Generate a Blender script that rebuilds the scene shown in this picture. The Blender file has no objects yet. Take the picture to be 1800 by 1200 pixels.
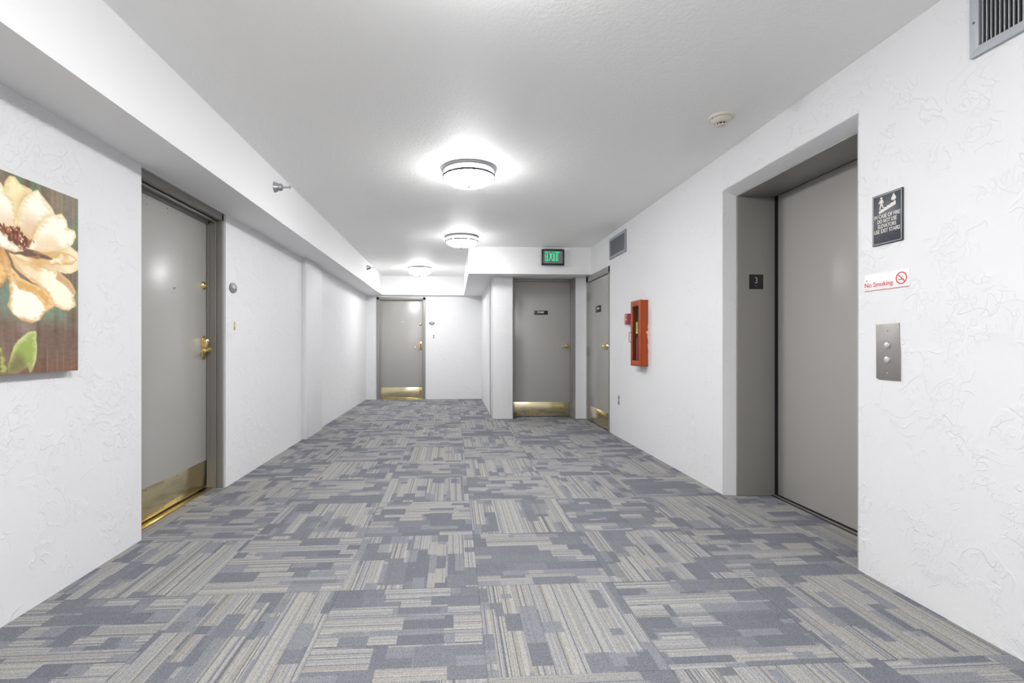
import bpy, bmesh, math, random
import numpy as np
from mathutils import Vector, Matrix, noise
PI = math.pi
S = bpy.context.scene
COL = S.collection

# ------------------------------------------------------------------ camera, world, exposure
CAM_H = 1.0746
cam_d = bpy.data.cameras.new('camera')
cam = bpy.data.objects.new('camera', cam_d)
COL.objects.link(cam)
cam.location = (0, 0, CAM_H)
cam.rotation_euler = (PI / 2, 0, -math.radians(3.852))
cam_d.sensor_fit = 'HORIZONTAL'
cam_d.sensor_width = 36.0
cam_d.lens = 868.0 / 1800 * 36
cam_d.shift_x = 45.47 / 1800
cam_d.shift_y = 6.93 / 1800
cam_d.clip_start = 0.02
S.camera = cam

w = bpy.data.worlds.new('world')
S.world = w
w.use_nodes = True
w.node_tree.nodes['Background'].inputs[0].default_value = (1, 1, 1, 1)
w.node_tree.nodes['Background'].inputs[1].default_value = 0.0
S.view_settings.view_transform = 'Standard'
S.view_settings.look = 'None'
S.view_settings.gamma = 1
S.view_settings.use_curve_mapping = False
S.view_settings.exposure = 2.10
S.cycles.max_bounces = 24
S.cycles.diffuse_bounces = 18
S.cycles.glossy_bounces = 6
LAMP = 31.0          # radiance of the lamp glass

# main dimensions of the lobby (metres): x right, y along the corridor, z up
XL, XR, HC, HS, YF, YB = -1.717, 1.938, 2.448, 2.0726, 9.93, -3.2
XSL, YSF, XSR, YSR = -1.391, 9.85, 0.218, 6.844     # soffit faces
XC, YC = 0.578, 7.14                                # stairwell block corner


# ------------------------------------------------------------------ node helpers
def srgb(r, g, b):
    return tuple(((c / 255) / 12.92 if c / 255 <= 0.04045 else ((c / 255 + 0.055) / 1.055) ** 2.4) for c in (r, g, b)) + (1,)


class V:
    """a node socket with arithmetic"""
    def __init__(s, nt, sock):
        s.nt, s.k = nt, sock

    def m(s, op, *a, clamp=False):
        n = s.nt.nodes.new('ShaderNodeMath')
        n.operation = op
        n.use_clamp = clamp
        for i, x in enumerate((s,) + a):
            if isinstance(x, V):
                s.nt.links.new(x.k, n.inputs[i])
            else:
                n.inputs[i].default_value = x
        return V(s.nt, n.outputs[0])
    def __add__(s, o): return s.m('ADD', o)
    def __sub__(s, o): return s.m('SUBTRACT', o)
    def __mul__(s, o): return s.m('MULTIPLY', o)
    def __truediv__(s, o): return s.m('DIVIDE', o)
    def floor(s): return s.m('FLOOR')
    def abs(s): return s.m('ABSOLUTE')
    def gt(s, o): return s.m('GREATER_THAN', o)
    def lt(s, o): return s.m('LESS_THAN', o)
    def step(s, a, b):
        n = s.nt.nodes.new('ShaderNodeMapRange')
        n.interpolation_type = 'SMOOTHSTEP'
        s.nt.links.new(s.k, n.inputs[0])
        n.inputs[1].default_value = a
        n.inputs[2].default_value = b
        return V(s.nt, n.outputs[0])
    def mix(s, a, b):   # s = factor
        return a + (b - a) * s if isinstance(b, V) else a + (a * -1.0 + b) * s


def new_mat(name):
    m = bpy.data.materials.new(name)
    m.use_nodes = True
    nt = m.node_tree
    return m, nt, nt.nodes['Principled BSDF']


def combine(nt, x, y, z):
    n = nt.nodes.new('ShaderNodeCombineXYZ')
    for i, v in enumerate((x, y, z)):
        if isinstance(v, V):
            nt.links.new(v.k, n.inputs[i])
        else:
            n.inputs[i].default_value = v
    return n.outputs[0]


def white(nt, x, y, z=0.0):
    n = nt.nodes.new('ShaderNodeTexWhiteNoise')
    n.noise_dimensions = '3D'
    nt.links.new(combine(nt, x, y, z), n.inputs[0])
    return V(nt, n.outputs[0])


def noise_tex(nt, scale, detail=2, vec=None, rough=0.5, dist=0.0, sc=None):
    n = nt.nodes.new('ShaderNodeTexNoise')
    n.inputs['Scale'].default_value = scale
    n.inputs['Detail'].default_value = detail
    n.inputs['Roughness'].default_value = rough
    n.inputs['Distortion'].default_value = dist
    if vec is None:
        vec = obj_coord(nt)
    if sc:
        mp = nt.nodes.new('ShaderNodeMapping')
        mp.inputs['Scale'].default_value = sc
        nt.links.new(vec, mp.inputs[0])
        vec = mp.outputs[0]
    nt.links.new(vec, n.inputs['Vector'])
    return V(nt, n.outputs[0])


def obj_coord(nt):
    if 'TC' not in nt.nodes:
        t = nt.nodes.new('ShaderNodeTexCoord')
        t.name = 'TC'
    return nt.nodes['TC'].outputs['Object']


def set_bump(nt, b, height, strength, distance):
    n = nt.nodes.new('ShaderNodeBump')
    n.inputs['Strength'].default_value = strength
    n.inputs['Distance'].default_value = distance
    nt.links.new(height.k, n.inputs['Height'])
    nt.links.new(n.outputs[0], b.inputs['Normal'])


def mixcol(nt, f, a, b):
    n = nt.nodes.new('ShaderNodeMix')
    n.data_type = 'RGBA'
    if isinstance(f, V):
        nt.links.new(f.k, n.inputs[0])
    else:
        n.inputs[0].default_value = f
    for i, c in ((6, a), (7, b)):
        if isinstance(c, tuple):
            n.inputs[i].default_value = c
        else:
            nt.links.new(c, n.inputs[i])
    return n.outputs[2]


def simple(name, col, rough=0.5, metal=0.0, emis=None, estr=0.0, spec=0.5, coat=0.0):
    m, nt, b = new_mat(name)
    b.inputs['Base Color'].default_value = col
    b.inputs['Roughness'].default_value = rough
    b.inputs['Metallic'].default_value = metal
    b.inputs['Specular IOR Level'].default_value = spec
    b.inputs['Coat Weight'].default_value = coat
    if emis:
        b.inputs['Emission Color'].default_value = emis
        b.inputs['Emission Strength'].default_value = estr
    return m


# ------------------------------------------------------------------ materials
def stucco(name, col, amount=1.0):
    m, nt, b = new_mat(name)
    b.inputs['Base Color'].default_value = col
    b.inputs['Roughness'].default_value = 0.55
    b.inputs['Specular IOR Level'].default_value = 0.35
    oc = obj_coord(nt)
    low = noise_tex(nt, 4.0, 3)
    mid = noise_tex(nt, 22.0, 4, rough=0.6)
    fine = noise_tex(nt, 120.0, 3)
    # trowel ridges: level lines of a distorted noise, broken up by a mask
    n1 = noise_tex(nt, 6.5, 1.5, dist=1.6)
    n2 = noise_tex(nt, 11.0, 1.0, dist=2.2)
    r1 = ((n1 - 0.5).abs() / 0.020).m('MINIMUM', 1.0) * -1.0 + 1.0
    r2 = ((n2 - 0.47).abs() / 0.024).m('MINIMUM', 1.0) * -1.0 + 1.0
    k1 = noise_tex(nt, 7.0, 1).step(0.50, 0.62)
    k2 = noise_tex(nt, 5.0, 1, dist=0.5).step(0.50, 0.60)
    # trowel plateaus: one sided steps
    p1 = n1.step(0.49, 0.515) * k2
    rough_patch = noise_tex(nt, 75.0, 3, rough=0.7) * noise_tex(nt, 5.5, 1, dist=0.8).step(0.52, 0.68)
    h = low * 1.2 + mid * 0.22 + fine * 0.05 + rough_patch * 0.30 + r1 * k1 * 0.55 + r2 * k2 * 0.40 + p1 * 0.45
    set_bump(nt, b, h, 0.44 * amount, 0.008)
    return m


M = {}
M['wall'] = stucco('white trowelled stucco', (0.715, 0.717, 0.722, 1))


def smooth_paint(name, col, sc, st, rough=0.6):
    m, nt, b = new_mat(name)
    b.inputs['Base Color'].default_value = col
    b.inputs['Roughness'].default_value = rough
    h = noise_tex(nt, sc, 4, rough=0.6, dist=0.6) + noise_tex(nt, sc * 0.25, 2) * 0.6
    set_bump(nt, b, h, st, 0.004)
    return m


M['soffit'] = smooth_paint('smooth white soffit paint', (0.80, 0.80, 0.80, 1), 60, 0.10)
M['ceiling'] = smooth_paint('orange peel ceiling paint', (0.90, 0.897, 0.88, 1), 55, 0.5)


def door_paint(name, col, rough):
    m, nt, b = new_mat(name)
    b.inputs['Base Color'].default_value = col
    b.inputs['Roughness'].default_value = rough
    b.inputs['Specular IOR Level'].default_value = 0.5
    h = noise_tex(nt, 30.0, 3, sc=(1, 1, 0.3)) + noise_tex(nt, 220.0, 2) * 0.3
    set_bump(nt, b, h, 0.03, 0.003)
    return m


M['door'] = door_paint('semi gloss warm grey door paint', (0.365, 0.355, 0.335, 1), 0.27)
M['frame'] = door_paint('warm grey frame paint', (0.27, 0.26, 0.245, 1), 0.36)
M['frameshaded'] = door_paint('dark taupe frame paint', (0.215, 0.205, 0.19, 1), 0.34)  # darker copy of the frame paint, shade of the recessed jambs in its colour
M['elev'] = door_paint('taupe elevator paint', (0.375, 0.362, 0.338, 1), 0.25)
M['elevframe'] = door_paint('taupe elevator frame paint', (0.25, 0.24, 0.222, 1), 0.34)


def brass(name, col, rough, streak=0.0):
    m, nt, b = new_mat(name)
    b.inputs['Metallic'].default_value = 1.0
    if streak:
        n = noise_tex(nt, 7.0, 4, rough=0.6)
        nt.links.new(mixcol(nt, n, tuple(c * 0.8 for c in col[:3]) + (1,), col), b.inputs['Base Color'])
        r = noise_tex(nt, 9.0, 3) * streak + rough
        nt.links.new(r.k, b.inputs['Roughness'])
        set_bump(nt, b, noise_tex(nt, 14.0, 2), 0.05, 0.002)
    else:
        b.inputs['Base Color'].default_value = col
        b.inputs['Roughness'].default_value = rough
    return m


M['brass'] = brass('polished brass', (0.86, 0.66, 0.28, 1), 0.16)
M['kick'] = brass('worn brass sheet', (0.90, 0.79, 0.50, 1), 0.10, 0.20)
M['chrome'] = simple('chrome', (0.62, 0.62, 0.63, 1), 0.14, 1.0)
M['nickel'] = simple('brushed nickel', (0.50, 0.50, 0.52, 1), 0.35, 1.0)
M['steel'] = brass('brushed stainless steel', (0.44, 0.42, 0.40, 1), 0.50, 0.1)
M['alu'] = simple('grey enamelled vent metal', (0.44, 0.46, 0.48, 1), 0.45, 0.3)
M['ventgrey'] = simple('grey vent paint', (0.30, 0.31, 0.34, 1), 0.5)
M['slat'] = simple('light slat metal', (0.50, 0.52, 0.53, 1), 0.4, 0.3)
M['rust'] = simple('rusty screw', (0.12, 0.05, 0.04, 1), 0.6)
M['dark'] = simple('dark cavity', (0.015, 0.015, 0.016, 1), 0.8)
M['gap'] = simple('black gap shade', (0.008, 0.008, 0.009, 1), 0.7)  # near-black fill that paints the darkness inside door gaps and the sill groove
M['black'] = simple('black plastic', (0.012, 0.012, 0.014, 1), 0.35)
M['signblack'] = simple('dark slate sign plastic', (0.035, 0.037, 0.052, 1), 0.4)
M['cream'] = simple('pale cream lettering', (0.68, 0.66, 0.60, 1), 0.5)
M['white'] = simple('white plastic', (0.80, 0.80, 0.80, 1), 0.35)
M['ivory'] = simple('ivory smoke detector plastic', (0.64, 0.61, 0.53, 1), 0.42)
M['red'] = simple('red ink', (0.66, 0.05, 0.035, 1), 0.5)
M['alarmred'] = simple('alarm red plastic', (0.32, 0.04, 0.055, 1), 0.4)
M['cabred'] = simple('orange red cabinet enamel', (0.36, 0.062, 0.014, 1), 0.45, spec=0.3)
M['extred'] = simple('red extinguisher enamel', (0.50, 0.05, 0.06, 1), 0.3)
M['yellow'] = simple('yellow tag card', (0.80, 0.58, 0.08, 1), 0.6)
M['peach'] = simple('chipped peach caulk', (0.80, 0.52, 0.34, 1), 0.8)
M['greyplate'] = simple('grey oval plate', (0.16, 0.16, 0.17, 1), 0.4, 0.4)
M['oldgrey'] = simple('grey outlet plastic', (0.22, 0.22, 0.23, 1), 0.5)
M['signgrey'] = simple('grey exit panel', (0.22, 0.22, 0.25, 1), 0.5)
M['green'] = simple('lit green', (0.0, 0.3, 0.12, 1), 0.5, emis=(0.0, 0.62, 0.20, 1), estr=0.22)
M['greenhot'] = simple('bright green diode', (0.1, 0.6, 0.3, 1), 0.5, emis=(0.16, 1.0, 0.42, 1), estr=0.26)
LAMPMAT = {}
def lamp_mat(k):
    if k not in LAMPMAT:
        LAMPMAT[k] = (simple('glowing white glass drum', (0.9, 0.9, 0.9, 1), 0.4, emis=(0.99, 0.99, 1.0, 1), estr=LAMP * k * 0.32),
                      simple('glowing frosted bowl', (0.9, 0.9, 0.9, 1), 0.4, emis=(0.99, 0.99, 1.0, 1), estr=LAMP * k))
    return LAMPMAT[k]
M['cagewhite'] = simple('satin nickel wire', (0.035, 0.035, 0.037, 1), 0.6, 0.0, spec=0.2)


def glass_mat():
    m, nt, b = new_mat('clear cabinet acrylic')
    b.inputs['Base Color'].default_value = (0.86, 0.90, 0.92, 1)
    b.inputs['Roughness'].default_value = 0.06
    b.inputs['Transmission Weight'].default_value = 1.0
    b.inputs['IOR'].default_value = 1.12
    return m


M['glass'] = glass_mat()


def carpet():
    m, nt, b = new_mat('grey striped carpet tiles')
    T = 0.6096
    sp = nt.nodes.new('ShaderNodeSeparateXYZ')
    nt.links.new(obj_coord(nt), sp.inputs[0])
    X, Y = V(nt, sp.outputs[0]), V(nt, sp.outputs[1])
    gx, gy = (X - 0.1127) / T, (Y - 2.2011) / T
    i, j = gx.floor(), gy.floor()
    fx, fy = gx - i, gy - j
    par = (i + j).m('FLOORED_MODULO', 2.0).gt(0.5)            # 1: stripes run along y
    u = par.mix(fx, fy)
    v = par.mix(fy, fx)
    seed = i * 17.3 + j * 5.71
    # random flips so that neighbouring tiles differ
    def layer(rows, kmin, kmax, z):
        wv = v * rows + (v * (rows * 0.61) + seed).m('SINE') * 0.42
        r = wv.floor()
        a = white(nt, r + z, seed)
        k = a * (kmax - kmin) + kmin
        c = (u * k + white(nt, r, seed, z) * 9.0).floor()
        return white(nt, c, r, seed + z * 1.3)
    A = layer(7.0, 1.8, 4.4, 3.0)
    B = layer(10.5, 2.4, 6.0, 8.0)
    tile_tone = white(nt, i, j, 4.4)
    t = A * 0.60 + B * 0.40 + (par * -1.0 + 0.5) * -0.16 + (tile_tone - 0.5) * 0.12
    # 3 tones: slate, mid heather, light striped
    lightm = t.step(0.46, 0.475)
    midm = t.step(0.36, 0.375)
    # pinstripes 5 mm
    st = (v * 150.0).floor()
    s1 = white(nt, st, seed, 1.1)
    s2 = white(nt, (v * 41.0).floor(), seed, 2.7)
    darkline = s1.gt(0.90)
    creaml = s1.lt(0.36)
    warm = s2.gt(0.72)
    slate = srgb(126, 127, 136)
    slate2 = srgb(138, 139, 146)
    mid = srgb(150, 151, 157)
    light = srgb(164, 164, 166)
    cream = srgb(188, 187, 181)
    tan = srgb(171, 166, 157)
    dark = srgb(126, 126, 132)
    c = mixcol(nt, white(nt, A * 31.0, seed), slate, slate2)
    c = mixcol(nt, midm, c, mid)
    lc = mixcol(nt, warm * 0.7, light, tan)
    lc = mixcol(nt, creaml * 0.8, lc, cream)
    lc = mixcol(nt, darkline, lc, dark)
    c = mixcol(nt, lightm, c, lc)
    # faint stripes everywhere
    c = mixcol(nt, darkline * 0.35, c, dark)
    # tufts
    tuft = noise_tex(nt, 300.0, 3, rough=0.75)
    tuft2 = white(nt, (X * 330.0).floor(), (Y * 330.0).floor())
    k = ((tuft - 0.5) * 1.9 + (tuft2 - 0.5) * 0.40 + 1.0) * 0.68
    hsv = nt.nodes.new('ShaderNodeVectorMath')
    hsv.operation = 'SCALE'
    nt.links.new(c, hsv.inputs[0])
    # seams between tiles
    e = ((fx - 0.5).abs().m('MAXIMUM', (fy - 0.5).abs())).gt(0.4965)
    k = k * (e * -0.22 + 1.0)
    nt.links.new(k.k, hsv.inputs[3])
    nt.links.new(hsv.outputs[0], b.inputs['Base Color'])
    b.inputs['Roughness'].default_value = 0.95
    b.inputs['Specular IOR Level'].default_value = 0.15
    set_bump(nt, b, tuft + tuft2 * 0.5, 0.55, 0.003)
    return m


M['carpet'] = carpet()


# ------------------------------------------------------------------ mesh helpers
def root_loc(o):
    while o.parent is not None:
        o = o.parent
    return Vector(o.location)


class MB:
    def __init__(s):
        s.bm = bmesh.new()

    def box(s, x0, x1, y0, y1, z0, z1, bev=0.0, seg=2):
        bm = bmesh.new()
        bmesh.ops.create_cube(bm, size=1)
        for v in bm.verts:
            v.co = Vector(((x0 + x1) / 2 + v.co.x * abs(x1 - x0), (y0 + y1) / 2 + v.co.y * abs(y1 - y0), (z0 + z1) / 2 + v.co.z * abs(z1 - z0)))
        if bev:
            bmesh.ops.bevel(bm, geom=bm.edges[:], offset=bev, segments=seg, profile=0.5, affect='EDGES')
        return s._add(bm)

    def _add(s, bm, mat=None):
        if mat is not None:
            bmesh.ops.transform(bm, matrix=mat, verts=bm.verts)
        me = bpy.data.meshes.new('t')
        bm.to_mesh(me)
        bm.free()
        s.bm.from_mesh(me)
        bpy.data.meshes.remove(me)
        return s

    def lathe(s, prof, seg=32, mat=None):
        """profile (r, h) spun round local z"""
        bm = bmesh.new()
        rings = []
        for r, h in prof:
            if r < 1e-6:
                rings.append([bm.verts.new((0, 0, h))])
            else:
                rings.append([bm.verts.new((r * math.cos(2 * PI * k / seg), r * math.sin(2 * PI * k / seg), h)) for k in range(seg)])
        for a, b in zip(rings, rings[1:]):
            for k in range(seg):
                k2 = (k + 1) % seg
                if len(a) == 1 and len(b) == 1:
                    continue
                if len(a) == 1:
                    bm.faces.new((a[0], b[k], b[k2]))
                elif len(b) == 1:
                    bm.faces.new((a[k], b[0], a[k2]))
                else:
                    bm.faces.new((a[k], b[k], b[k2], a[k2]))
        bmesh.ops.recalc_face_normals(bm, faces=bm.faces)
        return s._add(bm, mat)

    def prism(s, pts, d0, d1, mat=None, bev=0.0):
        """outline in local xy extruded along local z"""
        bm = bmesh.new()
        a = [bm.verts.new((p[0], p[1], d0)) for p in pts]
        b = [bm.verts.new((p[0], p[1], d1)) for p in pts]
        bm.faces.new(a)
        bm.faces.new(b)
        n = len(pts)
        for k in range(n):
            bm.faces.new((a[k], a[(k + 1) % n], b[(k + 1) % n], b[k]))
        bmesh.ops.recalc_face_normals(bm, faces=bm.faces)
        if bev:
            bmesh.ops.bevel(bm, geom=bm.edges[:], offset=bev, segments=2, profile=0.5, affect='EDGES')
        return s._add(bm, mat)

    def tube(s, pts, r, seg=10, flat=1.0):
        bm = bmesh.new()
        pts = [Vector(p) for p in pts]
        rr = r if isinstance(r, (list, tuple)) else [r] * len(pts)
        rings = []
        up = Vector((0, 0, 1))
        for k, p in enumerate(pts):
            d = (pts[min(k + 1, len(pts) - 1)] - pts[max(k - 1, 0)]).normalized()
            a = d.cross(up)
            if a.length < 0.05:
                a = d.cross(Vector((0, 1, 0)))
            a.normalize()
            c = a.cross(d).normalized()
            rings.append([bm.verts.new(p + (a * math.cos(2 * PI * q / seg) * rr[k] * flat + c * math.sin(2 * PI * q / seg) * rr[k])) for q in range(seg)])
        for a, b in zip(rings, rings[1:]):
            for q in range(seg):
                bm.faces.new((a[q], a[(q + 1) % seg], b[(q + 1) % seg], b[q]))
        bm.faces.new(rings[0])
        bm.faces.new(rings[-1])
        bmesh.ops.recalc_face_normals(bm, faces=bm.faces)
        return s._add(bm)

    def build(s, name, mat, parent=None, smooth=True, loc=None):
        me = bpy.data.meshes.new(name)
        bmesh.ops.recalc_face_normals(s.bm, faces=s.bm.faces)
        if parent is not None:
            bmesh.ops.translate(s.bm, vec=-root_loc(parent), verts=s.bm.verts)
        s.bm.to_mesh(me)
        s.bm.free()
        me.materials.append(mat)
        if smooth:
            for p in me.polygons:
                p.use_smooth = True
            me.set_sharp_from_angle(angle=math.radians(38))
        o = bpy.data.objects.new(name, me)
        COL.objects.link(o)
        if parent is not None:
            o.parent = parent
        return o


def tag(o, label, cat=None, group=None, kind=None):
    o['label'] = label
    if cat: o['category'] = cat
    if group: o['group'] = group
    if kind: o['kind'] = kind
    return o


def empty(name, loc, label, cat, group=None, kind=None):
    o = bpy.data.objects.new(name, None)
    COL.objects.link(o)
    o.empty_display_size = 0.1
    o.location = loc
    return tag(o, label, cat, group, kind)


def copy_tree(o, parent=None):
    c = o.copy()
    COL.objects.link(c)
    c.parent = parent
    for ch in list(o.children):
        copy_tree(ch, c)
    return c


# orientation frames: local (x right as read, y up, z out of the wall) -> world
def on_left(y, z, x=XL):      # surface facing +x ; reading direction = +y
    return Matrix(((0, 0, 1, x), (1, 0, 0, y), (0, 1, 0, z), (0, 0, 0, 1)))
def on_right(y, z, x=XR):     # surface facing -x ; reading direction = -y
    return Matrix(((0, 0, -1, x), (-1, 0, 0, y), (0, 1, 0, z), (0, 0, 0, 1)))
def on_front(x, z, y):        # surface facing -y ; reading direction = +x
    return Matrix(((1, 0, 0, x), (0, 0, -1, y), (0, 1, 0, z), (0, 0, 0, 1)))
def ceil_at(x, y, z=HC):      # local z pointing down
    return Matrix(((1, 0, 0, x), (0, -1, 0, y), (0, 0, -1, z), (0, 0, 0, 1)))


def lbox(mb, mat, x0, x1, y0, y1, z0, z1, bev=0.0):
    bm = bmesh.new()
    bmesh.ops.create_cube(bm, size=1)
    for v in bm.verts:
        v.co = Vector(((x0 + x1) / 2 + v.co.x * (x1 - x0), (y0 + y1) / 2 + v.co.y * (y1 - y0), (z0 + z1) / 2 + v.co.z * (z1 - z0)))
    if bev:
        bmesh.ops.bevel(bm, geom=bm.edges[:], offset=bev, segments=2, profile=0.5, affect='EDGES')
    mb._add(bm, mat)
    return mb


def text_mb(mb, s, size, mat, cx=0, cy=0, z=0.0, align='CENTER', depth=0.0006, sx=1.0, bold=0.0, spacing=1.0, width=None):
    cu = bpy.data.curves.new('t', 'FONT')
    cu.body = s
    cu.size = size
    cu.align_x = align
    cu.align_y = 'CENTER'
    cu.extrude = depth
    cu.offset = bold
    cu.space_character = spacing
    cu.resolution_u = 3
    o = bpy.data.objects.new('t', cu)
    COL.objects.link(o)
    dg = bpy.context.evaluated_depsgraph_get()
    dg.update()
    me = bpy.data.meshes.new_from_object(o.evaluated_get(dg))
    bm = bmesh.new()
    bm.from_mesh(me)
    if width:
        xs = [v.co.x for v in bm.verts]
        sx = width / (max(xs) - min(xs))
    bmesh.ops.transform(bm, matrix=Matrix.Diagonal((sx, 1, 1, 1)), verts=bm.verts)
    bmesh.ops.translate(bm, vec=(cx, cy, z), verts=bm.verts)
    bpy.data.objects.remove(o)
    bpy.data.curves.remove(cu)
    bpy.data.meshes.remove(me)
    mb._add(bm, mat)
    return mb


def struct(name, mb, mat, label, cat):
    return tag(mb.build(name, mat, smooth=True), label, cat, kind='structure')


# ------------------------------------------------------------------ room shell
b = MB().box(-2.3, 2.9, YB - 0.3, YF + 0.4, -0.1, 0.0)
struct('floor', b, M['carpet'], 'grey and slate striped carpet tile floor of the corridor', 'floor')
b = MB().box(-2.3, 2.9, YB - 0.3, YF + 0.4, HC, HC + 0.1)
struct('ceiling', b, M['ceiling'], 'textured off-white ceiling above the corridor lamps', 'ceiling')

DY0, DY1 = 2.850, 3.866           # opening of the near left door
FT = 2.066                        # top of the door frames
BEV = 0.008
b = MB()
b.box(-2.05, XL, YB - 0.2, DY0, 0, HC)
b.box(-2.05, XL, DY1, YF + 0.1, 0, HC)
b.box(-2.05, XL, DY0, DY1, FT, HC)
b.box(-2.05, -1.90, DY0, DY1, 0, FT)
struct('wall_left', b, M['wall'], 'long white stucco wall on the left with the nearest grey door', 'wall')

b = MB()                          # far wall with the opening of door 2
b.box(XL, -1.512, YF, YF + 0.3, 0, HC)
b.box(-0.546, XC, YF, YF + 0.3, 0, HC)
b.box(-1.512, -0.546, YF, YF + 0.3, 2.034, HC)
b.box(-1.512, -0.546, YF + 0.2, YF + 0.3, 0, 2.034)
struct('wall_far', b, M['wall'], 'white stucco wall at the far end of the corridor', 'wall')

b = MB()
b.box(XL - 0.1, XR + 0.1, YB - 0.2, YB, 0, HC)
struct('wall_near', b, M['wall'], 'white wall behind the camera', 'wall')

UY0, UY1 = 5.994, 7.064           # utility door opening
EY0, EY1, EZ = 2.243, 3.432, 2.186
b = MB()
b.box(XR, 2.6, YB - 0.2, EY0, 0, HC)
b.box(XR, 2.6, EY1, UY0, 0, HC)
b.box(XR, 2.6, UY1, YC + 0.4, 0, HC)
b.box(XR, 2.6, EY0, EY1, EZ, HC)
b.box(2.42, 2.6, EY0, EY1, 0, EZ)
b.box(XR, 2.6, UY0, UY1, FT, HC)
b.box(2.1, 2.6, UY0, UY1, 0, FT)
b.prism([(XR, EZ + 0.002), (2.029, EZ + 0.002), (2.029, EZ - 0.040), (2.020, EZ - 0.038), (XR, EZ - 0.002)], EY0, EY1, Matrix(((1, 0, 0, 0), (0, 0, 1, 0), (0, 1, 0, 0), (0, 0, 0, 1))))
b.prism([(XR, EY1 + 0.002), (2.029, EY1 + 0.002), (2.029, EY1 - 0.018), (2.020, EY1 - 0.017), (XR, EY1 - 0.002)], 0, EZ, None)
b.prism([(XR, EY0 - 0.002), (2.029, EY0 - 0.002), (2.029, EY0 + 0.018), (2.020, EY0 + 0.017), (XR, EY0 + 0.002)], 0, EZ, None)
struct('wall_right', b, M['wall'], 'long white stucco wall on the right around the elevator opening', 'wall')

b = MB()
b.box(XC, 0.872, YC, 7.7, 0, HS + 0.01, bev=0.014, seg=3)
b.box(XC, 0.865, 7.62, YF + 0.05, 0, HS + 0.01)
b.box(0.872, 1.797, 7.56, 7.7, 0, HS)
b.box(1.797, XR, YC, 7.7, 0, HS + 0.01)
struct('wall_stairwell', b, M['wall'], 'white stucco block of the stairwell left of the stairs door', 'wall')

b = MB().box(XL, XSL, YB, YF, HS, HC + 0.01)
struct('trim_1', b, M['soffit'], 'long white soffit box under the ceiling along the left wall', 'soffit')
b = MB().box(XSL, XSR, YSF, YF, HS, HC + 0.01)
struct('trim_2', b, M['soffit'], 'short white soffit above the far apartment door', 'soffit')
b = MB().box(XSR, XR, YSR, YF, HS, HC + 0.01)
struct('trim_3', b, M['soffit'], 'white dropped soffit over the stairs door, carrying the exit sign', 'soffit')
b = MB().box(XL - 0.02, -1.664, 5.745, 6.43, 0, HS, bev=0.01)
struct('trim_4', b, M['wall'], 'shallow white stucco pilaster halfway along the left wall', 'pilaster')


# ------------------------------------------------------------------ door hardware
def kick_screws(mb, pts, mat, r=0.004):
    for (x, y) in pts:
        mb.lathe([(0, 0.0016), (r * 0.7, 0.0014), (r, 0.0)], 10, mat @ Matrix.Translation((x, y, 0)))
    return mb


# ---- door 1: the near apartment door on the left wall
d1 = empty('door_1', (XL, (DY0 + DY1) / 2, 0), 'nearest grey apartment door in the left wall, brass kick plate at its foot', 'door', kind='structure')
b = MB()
for sgn, yw in ((1, DY0), (-1, DY1)):
    # stepped hollow metal jamb
    b.box(-1.776, -1.733, min(yw, yw + sgn * 0.024), max(yw, yw + sgn * 0.024), 0, FT, 0.002)
    b.box(-1.830, -1.774, min(yw, yw + sgn * 0.030), max(yw, yw + sgn * 0.030), 0, FT, 0.002)
    b.box(-1.786, -1.774, min(yw, yw + sgn * 0.034), max(yw, yw + sgn * 0.034), 0, FT - 0.03, 0.002)
    b.box(-1.838, -1.828, min(yw, yw + sgn * 0.036), max(yw, yw + sgn * 0.036), 0, FT - 0.03, 0.001)
    b.box(-1.900, -1.836, min(yw, yw + sgn * 0.026), max(yw, yw + sgn * 0.026), 0, FT, 0.001)
b.box(-1.776, -1.733, DY0, DY1, FT - 0.052, FT, 0.002)
b.box(-1.786, -1.774, DY0, DY1, FT - 0.070, FT, 0.002)
b.box(-1.830, -1.774, DY0, DY1, FT - 0.060, FT, 0.002)
b.box(-1.838, -1.828, DY0, DY1, FT - 0.080, FT, 0.001)
b.box(-1.900, -1.836, DY0, DY1, FT - 0.070, FT, 0.001)
b.build('door_frame', M['frameshaded'], d1)
LF = -1.843                        # face of the leaf
b = MB().box(LF - 0.045, LF, DY0 + 0.030, DY1 - 0.034, 0.022, FT - 0.076, 0.0015)
leaf = b.build('door_leaf', M['door'], d1)
b = MB().box(LF, LF + 0.0015, DY0 + 0.034, DY1 - 0.038, 0.026, 0.218, 0.0004)
kp = b.build('kick_plate', M['kick'], leaf); kp['label'] = 'brass kick plate'
for yy in (2.93, 3.10, 3.27, 3.44, 3.61, 3.79):
    for zz in (0.040, 0.204):
        kick_screws(MB(), [(yy, zz)], on_left(0, 0, LF + 0.0015)).build('screw', M['rust'], kp)
b = MB().box(-1.90, -1.797, DY0 + 0.026, DY1 - 0.03, 0, 0.012, 0.003)
o = b.build('threshold', M['brass'], d1); o['label'] = 'brass threshold strip'
b = MB()
b.lathe([(0.0, 0.006), (0.0035, 0.006), (0.0065, 0.006), (0.0105, 0.004), (0.0115, 0.0)], 18, on_left(3.405, 1.457, LF))
o = b.build('peephole', M['nickel'], leaf)
b = MB().lathe([(0.0, 0.0068), (0.005, 0.0068), (0.005, 0.0055)], 14, on_left(3.405, 1.457, LF))
b.build('peephole_lens', M['black'], o)
for p_ in ((3.110, 1.965), (3.110, 1.925), (3.330, 1.960), (3.330, 1.930)):   # small studs near the top of the leaf
    kick_screws(MB(), [p_], on_left(0, 0, LF), 0.005).build('stud', M['chrome'], leaf)


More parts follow.
